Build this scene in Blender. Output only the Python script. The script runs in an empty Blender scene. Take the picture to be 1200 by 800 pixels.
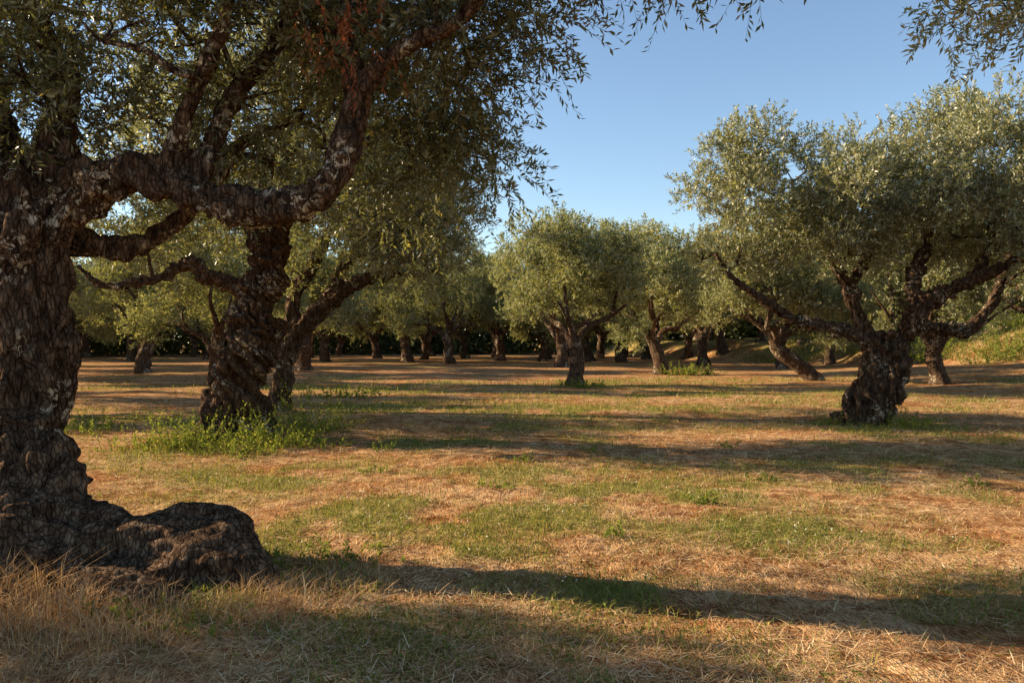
import bpy, math, numpy as np
from mathutils import Vector
rng = np.random.default_rng(11)
S = bpy.context.scene
F = 933.0; EYE = 1.6; HV = 400.0
# ------------------------------------------------------------------ noise
def _h(ix, iy, iz):
    n = (ix.astype(np.int64)*374761393 + iy.astype(np.int64)*668265263 + iz.astype(np.int64)*1274126177) & 0xffffffff
    n = ((n ^ (n >> 13))*1274126177) & 0xffffffff
    n = (n ^ (n >> 16)) & 0xffffff
    return n/float(0xffffff)
def vn(P):
    P = np.asarray(P, float); i = np.floor(P); f = P-i; f = f*f*(3-2*f)
    x, y, z = i[:,0], i[:,1], i[:,2]; fx, fy, fz = f[:,0], f[:,1], f[:,2]
    def L(a,b,t): return a+(b-a)*t
    return L(L(L(_h(x,y,z),_h(x+1,y,z),fx), L(_h(x,y+1,z),_h(x+1,y+1,z),fx),fy),
             L(L(_h(x,y,z+1),_h(x+1,y,z+1),fx), L(_h(x,y+1,z+1),_h(x+1,y+1,z+1),fx),fy),fz)
def fbm(P, o=3):
    s = 0; a = .5; t = 0
    for k in range(o):
        s = s+a*vn(P*(2**k)+17.3*k); t += a; a *= .5
    return s/t
def fbm2(x, y, sc, o=3, seed=0):
    x = np.asarray(x,float).ravel(); y = np.asarray(y,float).ravel()
    return fbm(np.stack([x*sc+seed, y*sc-seed, np.full_like(x, seed*1.7)],1), o)
def sstep(a,b,x): 
    t = np.clip((x-a)/(b-a),0,1); return t*t*(3-2*t)
# ------------------------------------------------------------------ terrain
def height(x, y):
    x = np.atleast_1d(np.asarray(x,float)); y = np.atleast_1d(np.asarray(y,float)); sh = x.shape
    xf, yf = x.ravel(), y.ravel()
    h = (fbm2(xf,yf,.35,2,3)-.5)*.16*sstep(2,6,yf)
    side = xf - (4.0 + .22*yf)
    h = h + .75*sstep(0,16,side)*sstep(18,42,yf)
    bank = sstep(21,27, xf + 2.5*(fbm2(xf,yf,.12,2,5)-.5)*2 + .25*(yf-45))*sstep(30,42,yf)
    h = h + 1.7*bank + .5*bank*(fbm2(xf,yf,.3,3,9)-.5)*2
    h = h - .02
    return h.reshape(sh)
def hz(x,y): return float(height(x,y)[0])
patches = [(-.4,7.6,1.6,.9,1.1),(1.2,8.6,2.0,.8,1.),(2.3,7.0,1.1,.5,.9),(-1.7,6.6,.9,.6,1.1),(1.8,18.5,3.2,1.6,1.5),(-2.9,9.6,1.2,1.3,.8),
           (3.5,10.5,2.2,.6,.6),(-1,12.8,2.,.8,.8),(5,24,4,1.6,.8),(-4,27,3,2,.9),(-5,12,1.2,1.2,.8),(7.2,15.4,1.2,.9,.8),(.6,5.2,.6,.3,.6),(-3,20,1.8,.9,.8),
           (-1.6,5.2,.6,.5,1.),(3,6.9,.8,.3,.8),(.2,9.9,2,.5,.6),(4.6,8.6,1.1,.5,.7),(.5,15,2.2,.5,.8),(-7,17,2,1.2,.9),(-.6,6.1,.7,.4,.9),(2,29,3,1.2,.8),(9,33,4,1.5,.7)]
def green(x, y):
    x = np.asarray(x,float).ravel(); y = np.asarray(y,float).ravel()
    g = np.zeros_like(x)
    for (cx,cy,rx,ry,a) in patches:
        g = np.maximum(g, a*np.exp(-(((x-cx)/rx)**2+((y-cy)/ry)**2)*.8))
    n = fbm2(x,y,1.6,4,21); n2 = fbm2(x,y,.28,2,31)
    g = g*1.0 + .5*sstep(.53,.70,n2)
    g = g*sstep(.38,.60,n)*1.6 + .35*sstep(.60,.70,fbm2(x,y,.9,3,61))
    bank = sstep(20,27, x+.25*(y-45))*sstep(30,42,y)
    return np.clip(g + bank*.95*sstep(.25,.5,n),0,1)
# ------------------------------------------------------------------ mesh helpers
def poly_mesh(name, V, Fc, mat, rnd=None, smooth=False):
    me = bpy.data.meshes.new(name); V = np.asarray(V,np.float32); Fc = np.asarray(Fc,np.int32)
    n, k = Fc.shape
    me.vertices.add(len(V)); me.vertices.foreach_set('co', V.ravel())
    me.loops.add(n*k); me.loops.foreach_set('vertex_index', Fc.ravel())
    me.polygons.add(n); me.polygons.foreach_set('loop_start', np.arange(0,n*k,k,dtype=np.int32))
    me.polygons.foreach_set('loop_total', np.full(n,k,np.int32))
    if smooth: me.polygons.foreach_set('use_smooth', np.ones(n,bool))
    if rnd is not None:
        a = me.attributes.new('rnd','FLOAT','FACE'); a.data.foreach_set('value', np.asarray(rnd,np.float32))
    me.materials.append(mat); me.update(calc_edges=True); return me
def add(name, me, parent=None, loc=(0,0,0), rot=0, sc=1):
    ob = bpy.data.objects.new(name, me); S.collection.objects.link(ob)
    ob.location = loc; ob.rotation_euler = (0,0,rot); ob.scale = (sc,)*3
    if parent: ob.parent = parent
    return ob
def catmull(P, n):
    P = np.asarray(P,float); P = np.vstack([2*P[0]-P[1],P,2*P[-1]-P[-2]]); out=[]
    for i in range(1,len(P)-2):
        for t in np.linspace(0,1,n,endpoint=False):
            a,b,c,d = P[i-1],P[i],P[i+1],P[i+2]
            out.append(.5*((2*b)+(c-a)*t+(2*a-5*b+4*c-d)*t*t+(3*b-a-3*c+d)*t**3))
    out.append(P[-2]); out = np.array(out); out[:,3]=np.maximum(out[:,3],.004); return out
class Wood:
    def __init__(s): s.V=[]; s.F=[]; s.n=0; s.sk=[]
    def tube(s, C, sides=8, seg=3, cap=False, jit=0, skel=True):
        Q = catmull(C, seg) if seg>1 else np.asarray(C,float)
        T = np.gradient(Q[:,:3],axis=0); T/= np.linalg.norm(T,axis=1)[:,None]+1e-9
        up = np.array([1.,0,0]) if abs(T[0][0])<.8 else np.array([0,1.,0])
        u = np.cross(T[0],up); u/=np.linalg.norm(u); th = np.arange(sides)*2*math.pi/sides
        V=[]
        for i in range(len(Q)):
            u = u-T[i]*np.dot(u,T[i]); u/=np.linalg.norm(u)+1e-9; w = np.cross(T[i],u)
            r = Q[i,3]*(1+(jit*(rng.random(sides)-.5) if jit else 0))
            V.append(Q[i,:3]+(np.cos(th)*r)[:,None]*u+(np.sin(th)*r)[:,None]*w)
        V = np.vstack(V); m=len(Q)
        a = np.arange(sides); b=(a+1)%sides
        Fq = np.vstack([np.stack([i*sides+a,i*sides+b,(i+1)*sides+b,(i+1)*sides+a],1) for i in range(m-1)])+s.n
        s.F += Fq.tolist()
        if cap:
            s.F.append((a[::-1]+s.n).tolist()); s.F.append((a+(m-1)*sides+s.n).tolist())
        s.V.append(V); s.n += len(V)
        if skel: s.sk.append(Q)
    def mesh(s,name,mat):
        me = bpy.data.meshes.new(name); me.from_pydata(np.vstack(s.V).tolist(),[],s.F)
        me.polygons.foreach_set('use_smooth', np.ones(len(me.polygons),bool)); me.materials.append(mat); me.update(); return me
# ------------------------------------------------------------------ materials
def newmat(name):
    m = bpy.data.materials.new(name); m.use_nodes=True; nt=m.node_tree; nt.nodes.clear()
    o = nt.nodes.new('ShaderNodeOutputMaterial'); return m,nt,o
def ramp(nt, fac, stops, interp='LINEAR'):
    r = nt.nodes.new('ShaderNodeValToRGB'); r.color_ramp.interpolation=interp
    e = r.color_ramp.elements
    e[0].position=stops[0][0]; e[0].color=(*stops[0][1],1); e[1].position=stops[-1][0]; e[1].color=(*stops[-1][1],1)
    for p,c in stops[1:-1]:
        x=e.new(p); x.color=(*c,1)
    nt.links.new(fac,r.inputs[0]); return r.outputs[0]
def noise(nt, vec, scale, detail=3, rough=.55, dist=0):
    n=nt.nodes.new('ShaderNodeTexNoise'); n.inputs['Scale'].default_value=scale; n.inputs['Detail'].default_value=detail
    n.inputs['Roughness'].default_value=rough; n.inputs['Distortion'].default_value=dist
    if vec is not None: nt.links.new(vec,n.inputs['Vector'])
    return n.outputs['Fac']
def mix(nt, fac, a, b, mode='MIX'):
    m=nt.nodes.new('ShaderNodeMix'); m.data_type='RGBA'; m.blend_type=mode
    for s,v in ((m.inputs[0],fac),(m.inputs[6],a),(m.inputs[7],b)):
        if hasattr(v,'links'): nt.links.new(v,s)
        elif isinstance(v,(int,float)): s.default_value=v
        else: s.default_value=(*v,1)
    return m.outputs[2]
def math_(nt,op,a,b):
    m=nt.nodes.new('ShaderNodeMath'); m.operation=op
    for s,v in ((m.inputs[0],a),(m.inputs[1],b)):
        if hasattr(v,'links'): nt.links.new(v,s)
        else: s.default_value=v
    return m.outputs[0]
def mapping(nt, scale, rot=(0,0,0), src='Object'):
    t=nt.nodes.new('ShaderNodeTexCoord'); mp=nt.nodes.new('ShaderNodeMapping')
    mp.inputs['Scale'].default_value=scale; mp.inputs['Rotation'].default_value=rot
    nt.links.new(t.outputs[src],mp.inputs[0]); return mp.outputs[0]
def leaf_mat(name, stops, under, transl=.35, rough=.5, tcol=1.5, gloss=False):
    m,nt,o=newmat(name)
    a=nt.nodes.new('ShaderNodeAttribute'); a.attribute_name='rnd'
    c=ramp(nt,a.outputs['Fac'],stops)
    g=nt.nodes.new('ShaderNodeNewGeometry')
    col=mix(nt,g.outputs['Backfacing'],c,under) if under else c
    if gloss:
        p=nt.nodes.new('ShaderNodeBsdfPrincipled'); p.inputs['Roughness'].default_value=rough
        p.inputs['Specular IOR Level'].default_value=.4
        nt.links.new(col,p.inputs['Base Color'])
    else:
        p=nt.nodes.new('ShaderNodeBsdfDiffuse'); nt.links.new(col,p.inputs['Color'])
    t=nt.nodes.new('ShaderNodeBsdfTranslucent')
    tc=mix(nt,1.0,c,(tcol*1.12,tcol,tcol*.5),'MULTIPLY'); nt.links.new(tc,t.inputs['Color'])
    ms=nt.nodes.new('ShaderNodeMixShader'); ms.inputs[0].default_value=transl
    nt.links.new(p.outputs[0],ms.inputs[1]); nt.links.new(t.outputs[0],ms.inputs[2]); nt.links.new(ms.outputs[0],o.inputs[0]); return m
LS=[(0,(.075,.09,.037)),(.5,(.165,.182,.078)),(.9,(.27,.275,.13)),(1,(.34,.27,.10))]
M_leaf = leaf_mat('olive_leaf',LS,(.40,.405,.29),.34,.4,1.85,True)
M_leafd = leaf_mat('olive_leaf_plain',LS,(.38,.385,.26),.34,.42,1.85)
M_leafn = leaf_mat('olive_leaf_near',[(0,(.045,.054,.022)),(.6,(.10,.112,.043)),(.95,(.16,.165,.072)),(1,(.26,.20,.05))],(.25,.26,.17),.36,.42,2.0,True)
M_dead = leaf_mat('dead_leaf',[(0,(.17,.05,.025)),(1,(.38,.14,.06))],None,.35)
M_weed = leaf_mat('weed_leaf',[(0,(.08,.12,.026)),(.7,(.18,.22,.05)),(1,(.33,.30,.10))],None,.4,.5,1.4)
M_grass = leaf_mat('grass_blade',[(0,(.10,.13,.028)),(.6,(.22,.24,.06)),(1,(.50,.40,.17))],None,.35,.6,1.3)
M_straw = leaf_mat('straw',[(0,(.25,.13,.06)),(.5,(.56,.355,.175)),(.9,(.76,.55,.31)),(1,(.85,.72,.48))],None,.2,.6,1.0)
M_flower = leaf_mat('clover_flower',[(0,(.7,.68,.6)),(1,(.85,.83,.76))],None,.2)
M_far = leaf_mat('distant_leaf',[(0,(.05,.065,.027)),(.6,(.11,.125,.052)),(1,(.18,.19,.09))],None,.25,.6,1.5)
def bark_mat(name,lichen):
    m,nt,o=newmat(name)
    v1=mapping(nt,(1,1,.35)); v2=mapping(nt,(1,1,1))
    a=noise(nt,v1,16,4,.68,.4); b=noise(nt,v2,2.2,2,.5)
    base=ramp(nt,a,[(.3,(.026,.016,.011)),(.47,(.080,.050,.033)),(.6,(.16,.105,.068)),(.78,(.29,.21,.145))])
    l1=noise(nt,v2,15,3,.7,.5)
    ml=math_(nt,'MULTIPLY',ramp(nt,l1,[(.53,(0,0,0)),(.56,(1,1,1))]),ramp(nt,b,[(.54,(0,0,0)),(.59,(1,1,1))]))
    ml=math_(nt,'MULTIPLY',ml,lichen)
    c=mix(nt,ml,base,(.58,.50,.37))
    vo=nt.nodes.new('ShaderNodeTexVoronoi'); vo.feature='DISTANCE_TO_EDGE'; vo.inputs['Scale'].default_value=28
    nt.links.new(v1,vo.inputs['Vector'])
    cr=ramp(nt,vo.outputs['Distance'],[(0,(.4,.4,.4)),(.12,(1,1,1))])
    c=mix(nt,.7,c,cr,'MULTIPLY')
    p=nt.nodes.new('ShaderNodeBsdfDiffuse'); nt.links.new(c,p.inputs['Color'])
    bp=nt.nodes.new('ShaderNodeBump'); bp.inputs['Strength'].default_value=1.; bp.inputs['Distance'].default_value=.03
    nt.links.new(math_(nt,'ADD',a,math_(nt,'MULTIPLY',cr,.7)),bp.inputs['Height']); nt.links.new(bp.outputs[0],p.inputs['Normal'])
    nt.links.new(p.outputs[0],o.inputs[0]); return m
M_bark=bark_mat('olive_bark',.85); M_root=bark_mat('olive_root_bark',.12)
def ground_mat():
    m,nt,o=newmat('dry_grass_ground')
    v=mapping(nt,(1,1,1)); va=mapping(nt,(1,.18,1),(0,0,.5)); 
    s1=noise(nt,va,65,2,.6); big=noise(nt,v,.8,3,.6); med=noise(nt,v,5,3,.65); fine=noise(nt,v,45,3,.75)
    hf=math_(nt,'MULTIPLY',math_(nt,'ADD',s1,fine),.5)
    straw=ramp(nt,hf,[(.36,(.20,.10,.048)),(.46,(.46,.275,.135)),(.55,(.66,.435,.225)),(.68,(.80,.58,.35))])
    c=mix(nt,.85,straw,ramp(nt,med,[(.40,(.45,.31,.24)),(.57,(1,1,1))]),'MULTIPLY')
    c=mix(nt,1.0,c,ramp(nt,big,[(.38,(.72,.56,.46)),(.6,(1.0,1.0,1.0))]),'MULTIPLY')
    at=nt.nodes.new('ShaderNodeAttribute'); at.attribute_name='green'
    gm=math_(nt,'MULTIPLY',at.outputs['Fac'],ramp(nt,fine,[(.35,(.25,.25,.25)),(.6,(.95,.95,.95))]))
    c=mix(nt,gm,c,ramp(nt,med,[(.3,(.15,.165,.04)),(.7,(.30,.30,.09))]))
    p=nt.nodes.new('ShaderNodeBsdfDiffuse'); nt.links.new(c,p.inputs['Color'])
    bp=nt.nodes.new('ShaderNodeBump'); bp.inputs['Strength'].default_value=.9; bp.inputs['Distance'].default_value=.07
    nt.links.new(math_(nt,'ADD',hf,med),bp.inputs['Height']); nt.links.new(bp.outputs[0],p.inputs['Normal'])
    nt.links.new(p.outputs[0],o.inputs[0]); return m
M_ground=ground_mat()
# ------------------------------------------------------------------ ground
n=520; t=np.linspace(-1,1,n); gx=1.46*np.sinh(7*t); gy=gx+6.0
X,Y=np.meshgrid(gx,gy,indexing='ij')
Z=height(X,Y)
near=np.exp(-((X/9)**2+((Y-7)/9)**2))
Z=Z+near*.04*(fbm2(X,Y,5,3,2).reshape(X.shape)-.5)*2
I=np.arange(n*n).reshape(n,n)
Fg=np.stack([I[:-1,:-1].ravel(),I[1:,:-1].ravel(),I[1:,1:].ravel(),I[:-1,1:].ravel()],1)
me=poly_mesh('ground',np.stack([X.ravel(),Y.ravel(),Z.ravel()],1),Fg,M_ground,smooth=True)
at=me.attributes.new('green','FLOAT','POINT'); at.data.foreach_set('value',green(X,Y).astype(np.float32))
add('ground',me)
# ------------------------------------------------------------------ leaves
def unit(v): return v/(np.linalg.norm(v,axis=1)[:,None]+1e-9)
def leaves_on(O,D,L,m,ll,lw,droop=.3,spread=.9,flat=.8):
    N=len(O); tt=np.tile((np.arange(m)+.6)/m,N); O2=np.repeat(O,m,0); D2=np.repeat(D,m,0); L2=np.repeat(L,m)
    s=L2*tt; P=O2+D2*s[:,None]; P[:,2]-=droop*s*s/np.maximum(L2,.01)
    perp=unit(np.cross(D2,rng.normal(size=(N*m,3)))); 
    ld=unit(D2*.75+perp*spread+np.array([0,0,-.15*droop]))
    nn=unit(rng.normal(size=(N*m,3))*.75+np.array([0,0,flat])); w=unit(np.cross(ld,nn))
    l=ll*rng.uniform(.7,1.25,N*m); ww=lw*rng.uniform(.75,1.2,N*m)
    mid=P+ld*(l*.5)[:,None]+ np.cross(w,ld)*(l*.06*rng.normal(size=N*m))[:,None]
    V=np.stack([P,mid+w*(ww*.5)[:,None],P+ld*l[:,None],mid-w*(ww*.5)[:,None]],1).reshape(-1,3)
    return V
def quads(nv): return np.arange(nv).reshape(-1,4)
def stems(O,D,L,droop,r):
    N=len(O); V=[];Fq=[]
    per=unit(np.cross(D,np.array([.3,.2,1.])+0*D)); q=np.cross(D,per)
    for k,s in enumerate((0,.5,1)):
        c=O+D*(L*s)[:,None]; c[:,2]-=droop*(L*s)**2/np.maximum(L,.01); rr=r*(1-.7*s)
        for a in range(3):
            V.append(c+per*(rr*math.cos(a*2.094))+q*(rr*math.sin(a*2.094)))
    V=np.stack(V,1).reshape(-1,3); base=np.arange(N)[:,None]*9
    for k in (0,1):
        for a in range(3):
            b=(a+1)%3; Fq.append(base+np.array([k*3+a,k*3+b,k*3+3+b,k*3+3+a]))
    return V,np.vstack(Fq)
def sample_clumps(envs,mind):
    out=[]
    for (cx,cy,cz,rx,ry,rz,n,R) in envs:
        k=0;tr=0
        while k<n and tr<n*30:
            tr+=1
            d=rng.normal(size=3); d/=np.linalg.norm(d); d*=rng.random()**(1/2.6)
            p=np.array([cx+d[0]*rx,cy+d[1]*ry,cz+d[2]*rz])
            if out and min(np.linalg.norm(q[:3]-p) for q in out)<mind*R: continue
            out.append(np.array([*p,R*rng.uniform(.6,1.25)])); k+=1
    return np.array(out)
def crown(wood,envs,mind,tw_per,m,ll,lw,tl=(.25,.5),up=.35,droop=.35,thin=.40,nfreq=1.1,stem=0,sides=5):
    C=sample_clumps(envs,mind)
    sk=np.vstack([q[len(q)//3:] for q in wood.sk])
    rem=list(range(len(C)))
    while rem:
        P=C[rem][:,:3]; dm=np.linalg.norm(P[:,None]-sk[None,:,:3],axis=2)+np.maximum(0,sk[None,:,2]-P[:,None,2])*.6
        i,j=np.unravel_index(np.argmin(dm),dm.shape); a=sk[j]; b=C[rem[i]]; dist=np.linalg.norm(a[:3]-b[:3])
        r0=min(a[3]*.75,.016+.016*dist+.008); off=rng.normal(size=3)*.13*dist
        c=[[*a[:3],r0],[*(a[:3]*.67+b[:3]*.33+off+[0,0,-.04*dist]),r0*.85],[*(a[:3]*.33+b[:3]*.67+off*.6+rng.normal(size=3)*.08*dist),r0*.7],[*b[:3],r0*.5]]
        Q=catmull(c,3); wood.tube(c,sides,3,skel=False); sk=np.vstack([sk,Q[3:]])
        for s in range(4):
            d=rng.normal(size=3); d/=np.linalg.norm(d); d[2]=abs(d[2])*.8+up*.3-.1
            e=b[:3]+d*b[3]*.85; mdl=(b[:3]+e)/2+rng.normal(size=3)*.1*b[3]
            wood.tube([[*b[:3],r0*.45],[*mdl,r0*.32],[*e,.004]],3,2,skel=False)
        rem.pop(i)
    cnt=np.maximum(4,(tw_per*(C[:,3]/np.mean(C[:,3]))**2)).astype(int)
    ci=np.repeat(np.arange(len(C)),cnt); N=len(ci)
    u=unit(rng.normal(size=(N,3))); rr=rng.random(N)**(1/2.3)
    O=C[ci,:3]+u*(C[ci,3]*rr)[:,None]*np.array([1,1,.85])
    keep=fbm(O*nfreq*2.2+rng.random(3)*50,2)>thin; O=O[keep];u=u[keep];N=len(O)
    D=unit(u*.55+rng.normal(size=(N,3))*.45+np.array([0,0,up])); L=rng.uniform(tl[0],tl[1],N)
    V=leaves_on(O,D,L,m,ll,lw,droop)
    tr=np.repeat(np.clip(rng.normal(.45,.17,N),0,.97),m)+rng.normal(0,.12,N*m); tr=np.clip(tr,0,.96)
    tr[rng.random(len(tr))<.012]=1
    return V,tr,(stems(O,D,L,droop,stem) if stem else None),C
def hero_wood(w,voxel,twist=0,lump=.22,rootz=-9,ridge=.55):
    """fuse the limbs into one gnarled surface"""
    me=w.mesh('tmp',M_bark); ob=add('tmp',me)
    md=ob.modifiers.new('r','REMESH'); md.mode='VOXEL'; md.voxel_size=voxel; md.use_smooth_shade=True
    if rootz>-5:
        sm=ob.modifiers.new('s','SMOOTH'); sm.iterations=4
    dg=bpy.context.evaluated_depsgraph_get(); ev=ob.evaluated_get(dg); m2=bpy.data.meshes.new_from_object(ev)
    bpy.data.objects.remove(ob)
    nv=len(m2.vertices); co=np.zeros(nv*3); m2.vertices.foreach_get('co',co); co=co.reshape(-1,3)
    no=np.zeros(nv*3); m2.vertices.foreach_get('normal',no); no=no.reshape(-1,3)
    sk=np.vstack(w.sk); r=np.zeros(nv)
    for a in range(0,nv,20000):
        d=np.linalg.norm(co[a:a+20000,None]-sk[None,:,:3],axis=2)-sk[None,:,3]; r[a:a+20000]=sk[np.argmin(d,1),3]
    r=np.minimum(r,.4)
    ax=sk[np.argmin(abs(sk[:,2]-.8)),:2]; th=twist*co[:,2]; cx=co[:,0]-ax[0]; cy=co[:,1]-ax[1]
    P=np.stack([cx*np.cos(th)-cy*np.sin(th),cx*np.sin(th)+cy*np.cos(th),co[:,2]],1)
    P=P+.05*np.stack([fbm(co*6+3,2),fbm(co*6+9,2),fbm(co*6+23,2)],1)
    f=sstep(rootz+.25,rootz-.15,co[:,2]) if rootz>-5 else np.zeros(nv)
    def lay(s_up,s_root): 
        return fbm(P*np.array(s_up)+11,2)*(1-f)+ (fbm((co+.12*np.stack([fbm(co*3+3,2),fbm(co*3+9,2),fbm(co*3+23,2)],1))*np.array(s_root)+41,2)*f if f.any() else 0)
    n1=fbm(co*np.array([2.6,2.6,1.8])+5,2)-.5
    n2=1-abs(2*lay((7,7,1.6),(1.7,5.5,5.5))-1)
    n3=1-abs(2*lay((15,15,4),(4,13,13))-1); n4=fbm(co*np.array([40,40,25]),2)-.5
    disp=r*(lump*2*n1*(1+f) - ridge*(1-.25*f)*np.maximum(n2-.5,-.2)*1.3) - np.minimum(r,.2)*.28*(1-.2*f)*(n3-.6)+n4*.014
    co=co+no*disp[:,None]
    w2=Wood(); w2.sk=w.sk
    fs=[list(p.vertices) for p in m2.polygons]
    w2.V=[co]; w2.F=fs; w2.n=nv
    bpy.data.meshes.remove(m2); return w2
def finish_tree(name,wood,V,tr,extra,loc,lm,rot=0,sc=1,meshes=None):
    e=bpy.data.objects.new(name,None); S.collection.objects.link(e); e.location=loc; e.rotation_euler=(0,0,rot); e.scale=(sc,)*3
    if meshes is None:
        if extra is not None:
            wood.V.append(extra[0]); wood.F+= (extra[1]+wood.n).tolist(); wood.n+=len(extra[0])
        tm=wood.mesh('trunk_and_limbs',M_bark); lmsh=poly_mesh('foliage',V,quads(len(V)),lm,tr)
        meshes=(tm,lmsh)
    add('trunk_and_limbs',meshes[0],e); add('foliage',meshes[1],e); return e,meshes
def drawing(limbs,d,x0,z0,rs=1.):
    out=[]
    for l in limbs:
        a=[]
        for (u,v,dy,r) in l:
            D=d+dy; a.append([(u-600)/F*D-x0, dy, EYE-(v-HV)/F*D-z0, r/F*D*rs])
        out.append(a)
    return out
# ---- big old tree, left foreground
d=6.2; x0=-3.79; z0=hz(x0,d)
L1=drawing([
 [(15,720,0,120),(20,660,0,100),(24,600,0,78),(24,530,0,64),(26,460,0,58),(36,405,0,62),(30,350,0,54),(34,290,0,61),(45,240,0,61),(50,200,.1,45)],
 [(50,245,0,52),(110,218,-.1,34),(160,203,-.2,29),(210,220,-.3,26),(262,238,-.4,27),(325,243,-.5,25),(375,226,-.6,23),(402,182,-.6,21),(417,132,-.6,19),(412,80,-.6,15),(402,20,-.5,13),(410,-60,-.4,10),(430,-130,-.3,7)],
 [(416,128,-.6,17),(445,78,-.7,14),(490,48,-.8,13),(535,28,-.9,12),(570,-12,-1,10),(640,-60,-1.1,7),(720,-80,-1.2,5)],
 [(225,215,-.2,22),(250,165,-.1,16),(275,110,0,14),(325,55,.1,13),(345,-10,.2,11),(370,-100,.4,8)],
 [(190,205,-.2,20),(212,150,-.3,14),(235,90,-.4,13),(262,30,-.5,12),(278,-60,-.6,9),(270,-150,-.8,6)],
 [(50,235,0,46),(66,160,.1,30),(75,95,.2,24),(48,45,.2,21),(15,-30,.3,17),(-20,-120,.4,10)],
 [(60,270,.2,30),(110,288,.3,18),(160,290,.4,15),(200,264,.4,14),(245,225,.4,12),(275,175,.6,10),(340,140,.9,7),(400,60,1.2,5)],
 [(20,250,0,46),(-50,170,.2,30),(-120,80,.3,20),(-220,0,.4,13),(-330,-60,.4,8)],
 [(30,250,.3,40),(0,150,1.0,24),(-20,40,1.6,15),(40,-60,2.1,9)],
 [(-10,640,-.2,70),(-60,670,-.3,50),(-140,700,-.4,25)],
 ],d,x0,z0,.95)
w=Wood()
for l in L1: w.tube(l,16,4,cap=True)
roots=[[(.05,-.15,.85,.34),(.35,-.35,.58,.30),(.7,-.5,.34,.24),(1.1,-.62,.22,.20),(1.5,-.72,.24,.20),(1.85,-.85,.15,.20),(2.08,-.98,.0,.16),(2.2,-1.0,-.2,.1)],
 [(.0,-.3,.30,.46),(.5,-.6,.06,.36),(1.0,-.8,-.09,.32),(1.5,-.9,-.12,.30),(1.9,-.95,-.16,.22)],
 [(.1,-.45,.50,.30),(.4,-.75,.24,.25),(.8,-.98,.08,.20),(1.15,-1.1,.04,.17),(1.5,-1.22,-.02,.17),(1.8,-1.32,-.1,.12)],
 [(1.15,-.55,.26,.12),(1.45,-.55,.33,.14),(1.75,-.6,.28,.15),(2.0,-.7,.10,.15),(2.15,-.8,-.1,.11)],
 [(.0,-.45,.35,.36),(.2,-.95,.10,.26),(.5,-1.25,.0,.20),(.8,-1.4,-.1,.14)],
 [(.5,-.3,.22,.28),(1.,-.4,.08,.24),(1.6,-.5,.0,.24),(2.0,-.6,-.1,.18)],
 [(-.3,-.3,.35,.36),(-.5,-.8,.05,.26),(-.6,-1.1,-.1,.16)]]
for l in roots: w.tube(l,16,4,cap=True)
w=hero_wood(w,.018,.5,.18,.55,.52)
envs=[(.3,0.2,4.9,3.3,2.3,1.6,62,.52),(3.3,-.1,4.6,1.5,1.6,1.0,18,.5),(4.9,-.9,4.35,.75,.6,.35,8,.33),(1.6,.9,3.5,1.9,1.3,.7,16,.42),(-1.6,.5,3.7,1.3,1.6,.9,13,.5),(3.3,1.0,3.45,.7,.6,.6,7,.36),(3.0,.2,4.0,1.2,1.2,.5,9,.4)]
V,tr,ex,C=crown(w,envs,.75,90,18,.070,.020,(.18,.42),up=.1,droop=.35,thin=.42,stem=.0028)
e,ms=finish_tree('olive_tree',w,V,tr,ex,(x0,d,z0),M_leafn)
tm=ms[0]; tm.materials.append(M_root); nf=len(tm.polygons); ce=np.zeros(nf*3); tm.polygons.foreach_get('center',ce); ce=ce.reshape(-1,3)
tm.polygons.foreach_set('material_index',(ce[:,2]<.75+.5*(fbm(ce*4,2)-.5)).astype(np.int32))
O=np.array([[(-205.)/F*5.2-x0,-1.0,3.85]])+rng.normal(size=(34,3))*np.array([.14,.1,.10]); 
O[:,2]-=np.abs(rng.normal(size=34))*.2
D=unit(rng.normal(size=(34,3))*.35+np.array([.05,0,-1.])); Lq=rng.uniform(.12,.28,34)
Vd=leaves_on(O,D,Lq,12,.055,.011,.1,.5)
add('dead_sprig',poly_mesh('dead_sprig',Vd,quads(len(Vd)),M_dead,rng.random(len(Vd)//4)),e)
# ---- twisted tree, left middle
d=13.4; x0=-4.52; z0=hz(x0,d)
L2=drawing([
 [(272,525,0,50),(275,505,0,42),(270,470,0,34),(288,430,0,35),(303,395,0,34),(298,360,0,28),(314,320,0,25),(316,280,0,23),(318,240,0,20),(335,190,.2,15),(345,130,.3,10)],
 [(306,508,0,20),(300,470,-.1,18),(266,438,-.3,19),(284,400,-.4,15),(306,370,-.1,13)],
 [(305,360,0,20),(278,335,-.2,14),(245,325,-.4,11),(222,308,-.5,11),(190,325,-.6,9),(150,332,-.7,8),(120,335,-.9,6),(90,310,-1,4)],
 [(312,300,0,20),(290,255,.2,14),(262,215,.3,11),(230,170,.4,9),(215,110,.5,6)],
 [(318,270,0,18),(360,225,-.3,12),(400,190,-.5,10),(440,160,-.6,8),(490,130,-.7,6)],
 [(255,515,-.3,20),(238,527,-.5,14)],[(295,512,-.3,20),(322,525,-.4,12)]],d,x0,z0)
w=Wood()
for l in L2: w.tube(l,14,4,cap=True)
w=hero_wood(w,.026,1.6,.28,ridge=.75)
envs=[(.6,.2,5.0,3.2,2.4,1.7,50,.66),(2.8,0,4.5,1.5,1.6,1.6,18,.6),(-2.2,0,3.7,1.4,1.4,1.2,14,.55),(3.1,-.3,3.4,.9,1.0,.8,8,.5)]
V,tr,ex,C=crown(w,envs,.8,82,17,.088,.028,(.2,.42),up=.2,droop=.25,thin=.40,stem=.004)
finish_tree('olive_tree',w,V,tr,ex,(x0,d,z0),M_leaf)
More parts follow.
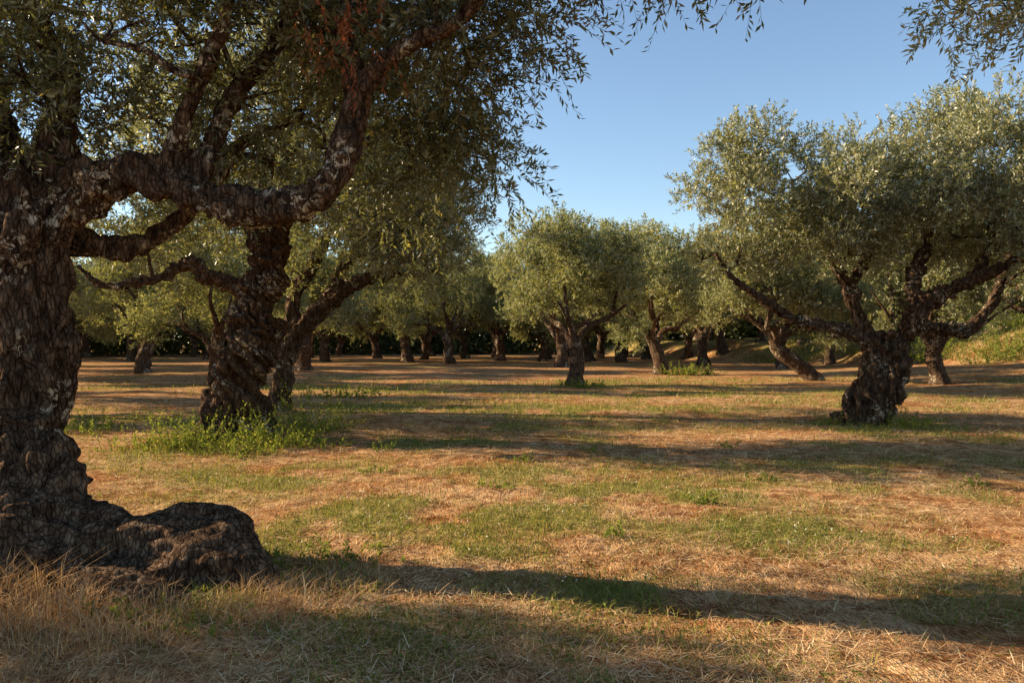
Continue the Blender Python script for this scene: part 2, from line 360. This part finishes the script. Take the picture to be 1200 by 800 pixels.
# ---- forked tree behind it
d=18.5; x0=-5.35; z0=hz(x0,d)
L3=drawing([
 [(322,490,0,22),(326,470,0,17),(334,430,0,14),(345,395,0,14),(365,372,0,13),(390,350,0,12),(425,328,-.2,10),(460,318,-.3,9),(492,322,-.4,6)],
 [(345,395,0,13),(345,350,.2,11),(372,300,.3,9),(392,260,.3,7),(430,215,.3,5)],
 [(385,352,0,11),(400,320,0,9),(425,285,0,7),(470,250,0,5)],
 [(430,326,0,9),(455,290,.2,6),(500,260,.4,4)]],d,x0,z0)
w=Wood()
for l in L3: w.tube(l,10,4,cap=True)
w=hero_wood(w,.04,1,.2)
envs=[(1.5,.4,4.8,3.0,2.4,1.7,38,.78),(3.0,0,4.4,1.4,1.5,1.4,11,.66)]
V,tr,ex,C=crown(w,envs,.8,78,15,.10,.034,(.25,.5),up=.3,droop=.2,thin=.41)
finish_tree('olive_tree',w,V,tr,ex,(x0,d,z0),M_leafd)
# ---- big tree on the right
d=15.7; x0=6.87; z0=hz(x0,d)
L4=drawing([
 [(1000,510,0,34),(1004,492,0,26),(1008,466,0,20),(1018,440,0,19),(1026,415,0,18),(1030,400,0,14)],
 [(1022,508,-.1,26),(1030,480,-.2,20),(1044,452,-.2,20),(1050,428,-.1,18),(1042,405,0,19),(1048,392,0,15)],
 [(1024,430,0,18),(1018,400,0,15),(1006,370,.2,13),(994,338,.3,11),(975,302,.4,9),(962,260,.4,6),(930,220,.3,4)],
 [(1044,420,0,19),(1060,392,0,16),(1080,362,-.2,14),(1102,345,-.3,12),(1142,326,-.6,10),(1190,306,-1,8),(1245,270,-1,5)],
 [(1080,365,-.2,13),(1070,330,0,11),(1085,290,.2,8),(1100,230,.3,6),(1120,190,.3,4)],
 [(1018,402,0,13),(975,384,-.4,10),(930,374,-.6,9),(890,348,-.8,7),(855,322,-1,5),(838,295,-1,3)],
 [(1050,400,0,13),(1085,382,.8,11),(1130,386,1.2,10),(1165,350,1.5,7),(1190,280,1.8,5)],
 [(1142,326,-.6,9),(1160,280,-.4,7),(1165,210,-.2,5)],[(994,338,.3,9),(1020,290,.8,7),(1040,230,1.2,5)],
 [(990,503,-.2,14),(970,513,-.3,8)]],d,x0,z0)
w=Wood()
for l in L4: w.tube(l,14,4,cap=True)
w=hero_wood(w,.026,1.0,.28,ridge=.75)
envs=[(-2.3,-.3,4.75,1.2,1.4,1.15,17,.56),(-.2,0,4.5,1.8,2.0,1.4,28,.58),(2.2,0,4.7,1.7,2.2,1.7,38,.60),(-2.5,-.4,3.5,.95,1.0,.7,9,.48),(.4,.5,3.6,1.7,1.5,.5,9,.46),(3.6,.2,3.9,1.2,1.5,1.1,11,.56),(-1.2,-.8,3.8,1.,.8,.5,7,.46)]
V,tr,ex,C=crown(w,envs,.8,96,17,.084,.027,(.18,.42),up=.6,droop=.1,thin=.41,stem=.004)
finish_tree('olive_tree',w,V,tr,ex,(x0,d,z0),M_leaf)
# ---- near tree just outside the right edge, one bough reaches into view
w=Wood(); x0=6.3;d=5.2; z0=hz(x0,d)
for l in [[(0,0,-.3,.55),(0,0,.3,.4),(.05,.05,.9,.33),(-.05,.1,1.5,.33),(-.1,.1,1.9,.28)],
 [(-.1,.1,1.6,.25),(-.6,.3,2.3,.18),(-1.1,.4,3.0,.13),(-1.6,.5,3.7,.1),(-2.2,.6,4.2,.06),(-2.7,.6,4.4,.03)],
 [(0,.1,1.6,.24),(.4,.5,2.4,.17),(.9,1.,3.2,.12),(1.3,1.3,4.2,.07)],[(0,0,1.7,.24),(.3,-.6,2.5,.17),(.4,-1.3,3.4,.12),(.6,-1.7,4.3,.07)]]: w.tube(l,12,4,cap=True)
w=hero_wood(w,.035,1,.22)
envs=[(0.2,-.2,4.9,2.2,2.2,1.3,36,.6),(-2.6,.6,4.1,.6,.5,.30,14,.26)]
V,tr,ex,C=crown(w,envs,.75,80,17,.07,.020,(.18,.34),up=.0,droop=.2,thin=.34,stem=.003)
finish_tree('olive_tree',w,V,tr,ex,(x0,d,z0),M_leaf)
# ---- general trees: several grown forms, reused with different size and turn
def grow(seed,lean=(0,0),dense=1.,leafl=.12,leafw=.046,clear=1.8):
    global rng
    rng=np.random.default_rng(seed); w=Wood()
    fh=rng.uniform(1.3,1.8); lx,ly=lean; r=rng.uniform(.25,.33)
    tp=[(0,0,-.4,r*1.8),(0,0,0,r*1.4),(lx*.3+rng.normal()*.12,ly*.3,fh*.3,r),(lx*.7+rng.normal()*.15,ly*.7,fh*.7,r*.95),(lx,ly,fh,r*.85)]
    w.tube(tp,12,4,jit=.28)
    k=rng.integers(3,6); a0=rng.random()*6.28
    for i in range(k):
        a=a0+i*6.283/k+rng.normal()*.25; c,s=math.cos(a),math.sin(a); R=rng.uniform(1.2,2.2); h=rng.uniform(3.2,4.4)
        pts=[(lx*.85,ly*.85,fh*.8,r*.6),(lx+c*R*.25,ly+s*R*.25,fh+.4,r*.45),(lx+c*R*.6+rng.normal()*.2,ly+s*R*.6+rng.normal()*.2,fh+.8+rng.normal()*.2,r*.34),(lx+c*R*.8+rng.normal()*.2,ly+s*R*.8,(fh+h)/2+.4,r*.24),(lx+c*R,ly+s*R,h,r*.12)]
        w.tube(pts,8,4,jit=.2)
        pts2=[pts[2],(lx+c*R*1.0,ly+s*R*1.0,fh+1.1,r*.2),(lx+c*R*1.35,ly+s*R*1.35,fh+1.5+rng.normal()*.2,r*.1)]
        w.tube(pts2,6,3,jit=.15)
    envs=[(lx,ly,4.4,2.2,2.2,1.7,int(28*dense),.72)]
    for i in range(9):
        a=a0+i*.7+rng.normal()*.3; rr=rng.uniform(1.2,3.0); envs.append((lx+math.cos(a)*rr,ly+math.sin(a)*rr,rng.uniform(clear+.6,5.9),.9,.9,1.1,int(5*dense),.55))
    V,tr,ex,C=crown(w,envs,.8,86,13,leafl,leafw,(.25,.5),up=.5,droop=.15,thin=.42,sides=4)
    return w.mesh('trunk_and_limbs',M_bark),poly_mesh('foliage',V,quads(len(V)),M_leafd,tr)
forms=[grow(101),grow(202,(.3,.2)),grow(303,(-.3,0)),grow(404,(0,.3),1.1),grow(505,(-1.6,0),1.0),grow(606,(.5,0),1.0)]
def put(x,y,f,s=1.,rot=0):
    finish_tree('olive_tree',None,None,None,None,(x,y,hz(x,y)-.02),M_leaf,rot,s,forms[f])
put(2.25,28.7,0,.98,.4); put(7.3,39,1,1.15,2.0); put(12.1,32,4,.98,0.05); put(-4.4,57,2,1.25,1.)
put(3.1,50,3,1.35,.3); put(13,54,0,1.3,3.); put(-1.0,66,1,1.4,4.); put(-8,61,5,1.3,2.); put(16,47,2,1.1,5.)
put(20,50,1,1.05,.7); put(15.6,29,3,1.0,1.9); put(23,33,5,1.05,2.2); put(29,46,2,1.2,.3); put(22,60,3,1.2,4.4); put(37,42,1,1.1,1.)
put(-11.0,30,2,1.0,1.3); put(-17,24,0,1.0,3.3); put(-19,41,1,1.2,.4); put(-12,46,5,1.2,5.); put(-27,38,3,1.15,.9); put(-24,52,0,1.25,2.5); put(-16.5,56,3,1.3,.2)
put(8.3,60,2,1.35,.6); put(-35,55,2,1.2,3.9); put(-31,47,1,1.2,1.9); put(17.5,66,3,1.4,1.1); put(12.5,74,1,1.4,2.1)
r2=np.random.default_rng(8)
for j,yy in enumerate((67,76,85)):
    for i in range(-8,8):
        x=i*7.6+r2.normal()*1.6+j*3.; y=yy+r2.normal()*2
        put(x,y,int(r2.choice([0,1,2,3,5])),float(r2.uniform(1.1,1.4)),float(r2.random()*6.28))
# orchard continuing outside the left edge (their long shadows reach in)
put(-13,17.5,1,.9,.6); put(-12.0,4.9,3,.78,2.1); put(-22,10,5,.95,1.); put(-28,27,1,1.,3.); put(14,-3,1,1,3.3); put(3,-9,2,1,.9); put(24,14,2,1,1.); put(17.5,20,0,1.,4.); put(-21,33,5,.95,2.)
rng=np.random.default_rng(77)
# distant mass of trees closing the view
NC=2000; ang=rng.uniform(-.95,.95,NC); dist=rng.uniform(98,122,NC); cx=np.sin(ang)*dist; cy=np.cos(ang)*dist
top=7.5+5*(fbm2(cx,cy,.07,2,4)-.5)
cz=rng.random(NC)**1.15*top+height(cx,cy); R=rng.uniform(1.3,2.5,NC); per=130
ci=np.repeat(np.arange(NC),per); u=unit(rng.normal(size=(NC*per,3))); O=np.stack([cx,cy,cz],1)[ci]+u*(R[ci]*rng.random(NC*per)**.4)[:,None]
D=unit(u+rng.normal(size=u.shape)*.5); V=leaves_on(O,D,np.full(len(O),.3),1,.6,.34,.1)
add('distant_trees',poly_mesh('distant_trees',V,quads(len(V)),M_far,np.clip(rng.normal(.45,.2,len(O)),0,1)))
# ------------------------------------------------------------------ straw, grass, herbs
def scatter(n,d0,d1,p=1.):
    q=rng.random(n); d=d0*(d1/d0)**q if p==1 else (d0**(1-p)+(d1**(1-p)-d0**(1-p))*q)**(1/(1-p))
    x=rng.uniform(-1,1,n)*(.78*d+1.2); return x,d
def blades(name,x,y,L,W,tilt,mat,rnd,curve=.3,z0=.0,par=None):
    n=len(x); a=rng.random(n)*6.283; h=np.stack([np.cos(a),np.sin(a),np.zeros(n)],1)
    st=np.sin(tilt)[:,None]; ct=np.cos(tilt)[:,None]; D=h*ct+np.array([0,0,1.])*st
    B=np.stack([x,y,height(x,y)+z0],1); w=np.stack([-np.sin(a),np.cos(a),rng.normal(0,.25,n)],1)*(W*.5)[:,None]
    mid=B+D*(L*.55)[:,None]; tip=B+(D+h*curve-np.array([0,0,curve*.5]))*L[:,None]
    V=np.stack([B-w,B+w,mid+w*.8,tip,mid-w*.8],1).reshape(-1,3)
    T=(np.arange(n)*5)[:,None,None]+np.array([[0,1,2],[0,2,4],[4,2,3]])[None]
    return add(name,poly_mesh(name,V,T.reshape(-1,3),mat,np.repeat(rnd,3)),par)
n=220000; x,y=scatter(n,2.6,22,1.25); g=green(x,y); k=rng.random(n)>g*.6; x,y=x[k],y[k]; n=len(x); f=np.maximum(1,y/7)
cl=fbm2(x,y,1.6,3,41); k=rng.random(n)<sstep(.32,.55,cl)+.2; x,y,cl,f=x[k],y[k],cl[k],f[k]; n=len(x)
blades('straw_litter',x,y,rng.uniform(.04,.13,n)*f**.5,rng.uniform(.002,.0045,n)*f,np.abs(rng.normal(.0,.25,n)),M_straw,np.clip(rng.normal(.5,.28,n)+(cl-.5)*.8,0,1),.05,rng.uniform(0,.03,n))
n=230000; x,y=scatter(n,2.6,36,1.2); g=green(x,y); k=rng.random(n)<g*.92+.015; x,y=x[k],y[k]; n=len(x); f=np.maximum(1,y/8)
blades('grass',x,y,rng.uniform(.03,.13,n)*f**.4,rng.uniform(.004,.007,n)*f,rng.uniform(.5,1.4,n),M_grass,np.clip(rng.normal(.45,.27,n),0,1),.35)
n=110000; x,y=scatter(n,2.8,24,1.2); g=green(x,y); k=rng.random(n)<g*.9; x,y=x[k],y[k]; n=len(x); f=np.maximum(1,y/8)
O=np.stack([x,y,height(x,y)+rng.uniform(.01,.05,n)],1); a=rng.random(n)*6.28; D=np.stack([np.cos(a),np.sin(a),rng.uniform(-.2,.5,n)],1)
V=leaves_on(O,unit(D),np.full(n,.02),1,.024,.016,.1,.3,2.); V=V.reshape(-1,4,3); c=V.mean(1,keepdims=True); V=(c+(V-c)*f[:,None,None]**.8).reshape(-1,3)
add('clover',poly_mesh('clover',V,quads(len(V)),M_weed,np.clip(rng.normal(.4,.25,n),0,1)))
n=2200; x,y=scatter(n,5.2,10,1.2); g=green(x,y)*sstep(.45,.6,fbm2(x,y,.7,2,55)); k=rng.random(n)<g*.8; x,y=x[k],y[k]; n=len(x)
O=np.stack([x,y,height(x,y)+rng.uniform(.05,.09,n)],1)
O=np.repeat(O,3,0); V=leaves_on(O,unit(rng.normal(size=(3*n,3))),np.full(3*n,.004),1,.012,.010,0,.3,.5)
add('clover_flowers',poly_mesh('clover_flowers',V,quads(len(V)),M_flower,rng.random(3*n)))
def tuft(name,x,y,rad,n,L,W,mat,lo=.6,hi=1.5,mean=.5):
    a=rng.random(n)*6.28; r=rad*np.sqrt(rng.random(n)); f=rng.uniform(L*.4,L,n)
    blades(name,x+np.cos(a)*r,y+np.sin(a)*r,f,np.full(n,W),rng.uniform(lo,hi,n),mat,np.clip(rng.normal(mean,.25,n),0,1),.35)
def weed(x,y,rad,h,n,ll=.05,lw=.024,mat=M_weed):
    a=rng.random(n)*6.28; r=rad*rng.random(n)**.8; X=x+np.cos(a)*r; Y=y+np.sin(a)*r*.8
    O=np.stack([X,Y,height(X,Y)],1); D=unit(np.stack([np.cos(a)*.5,np.sin(a)*.5,np.full(n,1.)],1)+rng.normal(size=(n,3))*.35)
    L=rng.uniform(.3,1,n)**1.5*h*(.5+1.0*fbm2(X,Y,3.,2,13))
    V=leaves_on(O,D,L,14,ll,lw,.25); sv,sf=stems(O,D,L,.25,.003)
    e=add('weed_clump',poly_mesh('weed_clump',V,quads(len(V)),mat,np.clip(rng.normal(.5,.25,len(V)//4),0,1)))
    add('stems',poly_mesh('stems',sv,sf,mat,np.full(len(sf),.6)),e)
weed(-4.7,12.4,.7,1.1,110); weed(-5.2,12.1,.45,1.2,50); weed(-3.7,12.6,.7,.9,110); weed(-3.5,14.0,.6,1.2,110); weed(-4.1,11.7,.8,.45,60); weed(-5.7,12.2,.6,.5,30); weed(-3.0,12.4,.5,.4,30)
weed(7.5,15.2,.5,.7,45,.06,.022); weed(6.3,15.5,.4,.7,26); weed(2.5,28.0,.9,.55,50,.08,.03); weed(8.4,38.5,1.4,1.0,90,.12,.06)
weed(-1.3,5.9,.5,.2,40,.035,.018); weed(-2.2,4.6,.25,.22,18,.035,.018); weed(-1.7,4.4,.2,.18,12,.03,.015);weed(.0,3.2,.12,.08,8,.03,.015);weed(1.9,7.9,.12,.2,12,.04,.02);weed(-7.8,14.5,1.2,.5,60);weed(-4.9,23,1.3,.6,50,.08,.04)
for (x,y,n) in [(-.2,8.8,9),(.9,6.6,7),(2.9,9.2,9),(-1.7,9.9,12),(3.3,12.2,9),(-1.9,12.,14),(5.3,9.1,9),(1.2,11.6,9),(.1,10.6,9)]: weed(x,y,.18,.22,n,.04,.018)
for (x,y,rad,n,L) in [(-2.9,4.6,.45,1100,.30),(-3.5,4.7,.5,1100,.42),(-1.5,4.8,.35,600,.24),(-2.3,4.45,.5,1000,.26),(-3.9,4.9,.35,500,.42),(-1.1,5.3,.3,300,.18),(-2.6,3.9,.6,500,.14),(-1.9,3.9,.6,400,.12),(-1.2,5.8,.3,300,.16),(-3.0,5.05,.25,260,.42)]:
    tuft('dry_grass_tuft',x,y,rad,n,L,.0035,M_straw,mean=.4)
for (x,y,rad,n,L) in [(-1.2,5.3,.4,300,.14),(-4.3,12.1,1.1,500,.3),(7.,15.2,.8,400,.2),(2.3,28.3,1.1,400,.3)]:
    tuft('grass_tuft',x,y,rad,n,L,.006,M_grass)
n=45000; x=rng.uniform(15,50,n); y=rng.uniform(28,62,n); k=(sstep(20,27, x+.25*(y-45))*sstep(30,42,y)>.12)&(fbm2(x,y,.35,3,8)>.42); x,y=x[k],y[k]; n=len(x)
blades('bank_grass',x,y,rng.uniform(.2,.6,n),np.full(n,.035),rng.uniform(.6,1.5,n),M_grass,np.clip(rng.normal(.35,.25,n),0,1),.35)
for (x,y) in [(25.5,44),(29,46),(27,41),(30,50),(22.5,43),(24,39)]: weed(x,y,1.8,1.9,150,.12,.06)
# ------------------------------------------------------------------ light, sky, camera
EL=math.radians(21); saz=math.atan2(.23,-1.)   # direction towards the sun in the ground plane
sd=Vector((math.cos(saz)*math.cos(EL),math.sin(saz)*math.cos(EL),math.sin(EL)))
sl=bpy.data.lights.new('sun','SUN'); sl.energy=13.5; sl.angle=math.radians(.5); sl.color=(1,.79,.53)
so=bpy.data.objects.new('sun',sl); S.collection.objects.link(so); so.rotation_euler=sd.to_track_quat('Z','Y').to_euler(); so.location=(-20,5,15)
wd=bpy.data.worlds.new('World'); S.world=wd; wd.use_nodes=True; nt=wd.node_tree
bg=nt.nodes['Background']; sk=nt.nodes.new('ShaderNodeTexSky'); sk.sky_type='NISHITA'; sk.sun_disc=False
sk.sun_elevation=EL; sk.sun_rotation=math.atan2(sd.x,sd.y); sk.air_density=1.0; sk.dust_density=.0; sk.ozone_density=1.7
nt.links.new(sk.outputs[0],bg.inputs[0]); bg.inputs[1].default_value=.21
cam=bpy.data.cameras.new('camera'); co=bpy.data.objects.new('camera',cam); S.collection.objects.link(co)
cam.sensor_width=36; cam.lens=28; co.location=(0,0,EYE); co.rotation_euler=(math.pi/2,0,0); cam.clip_end=3000; cam.clip_start=.05
S.camera=co
S.view_settings.view_transform='Standard'; S.view_settings.look='None'; S.view_settings.exposure=0; S.view_settings.gamma=1
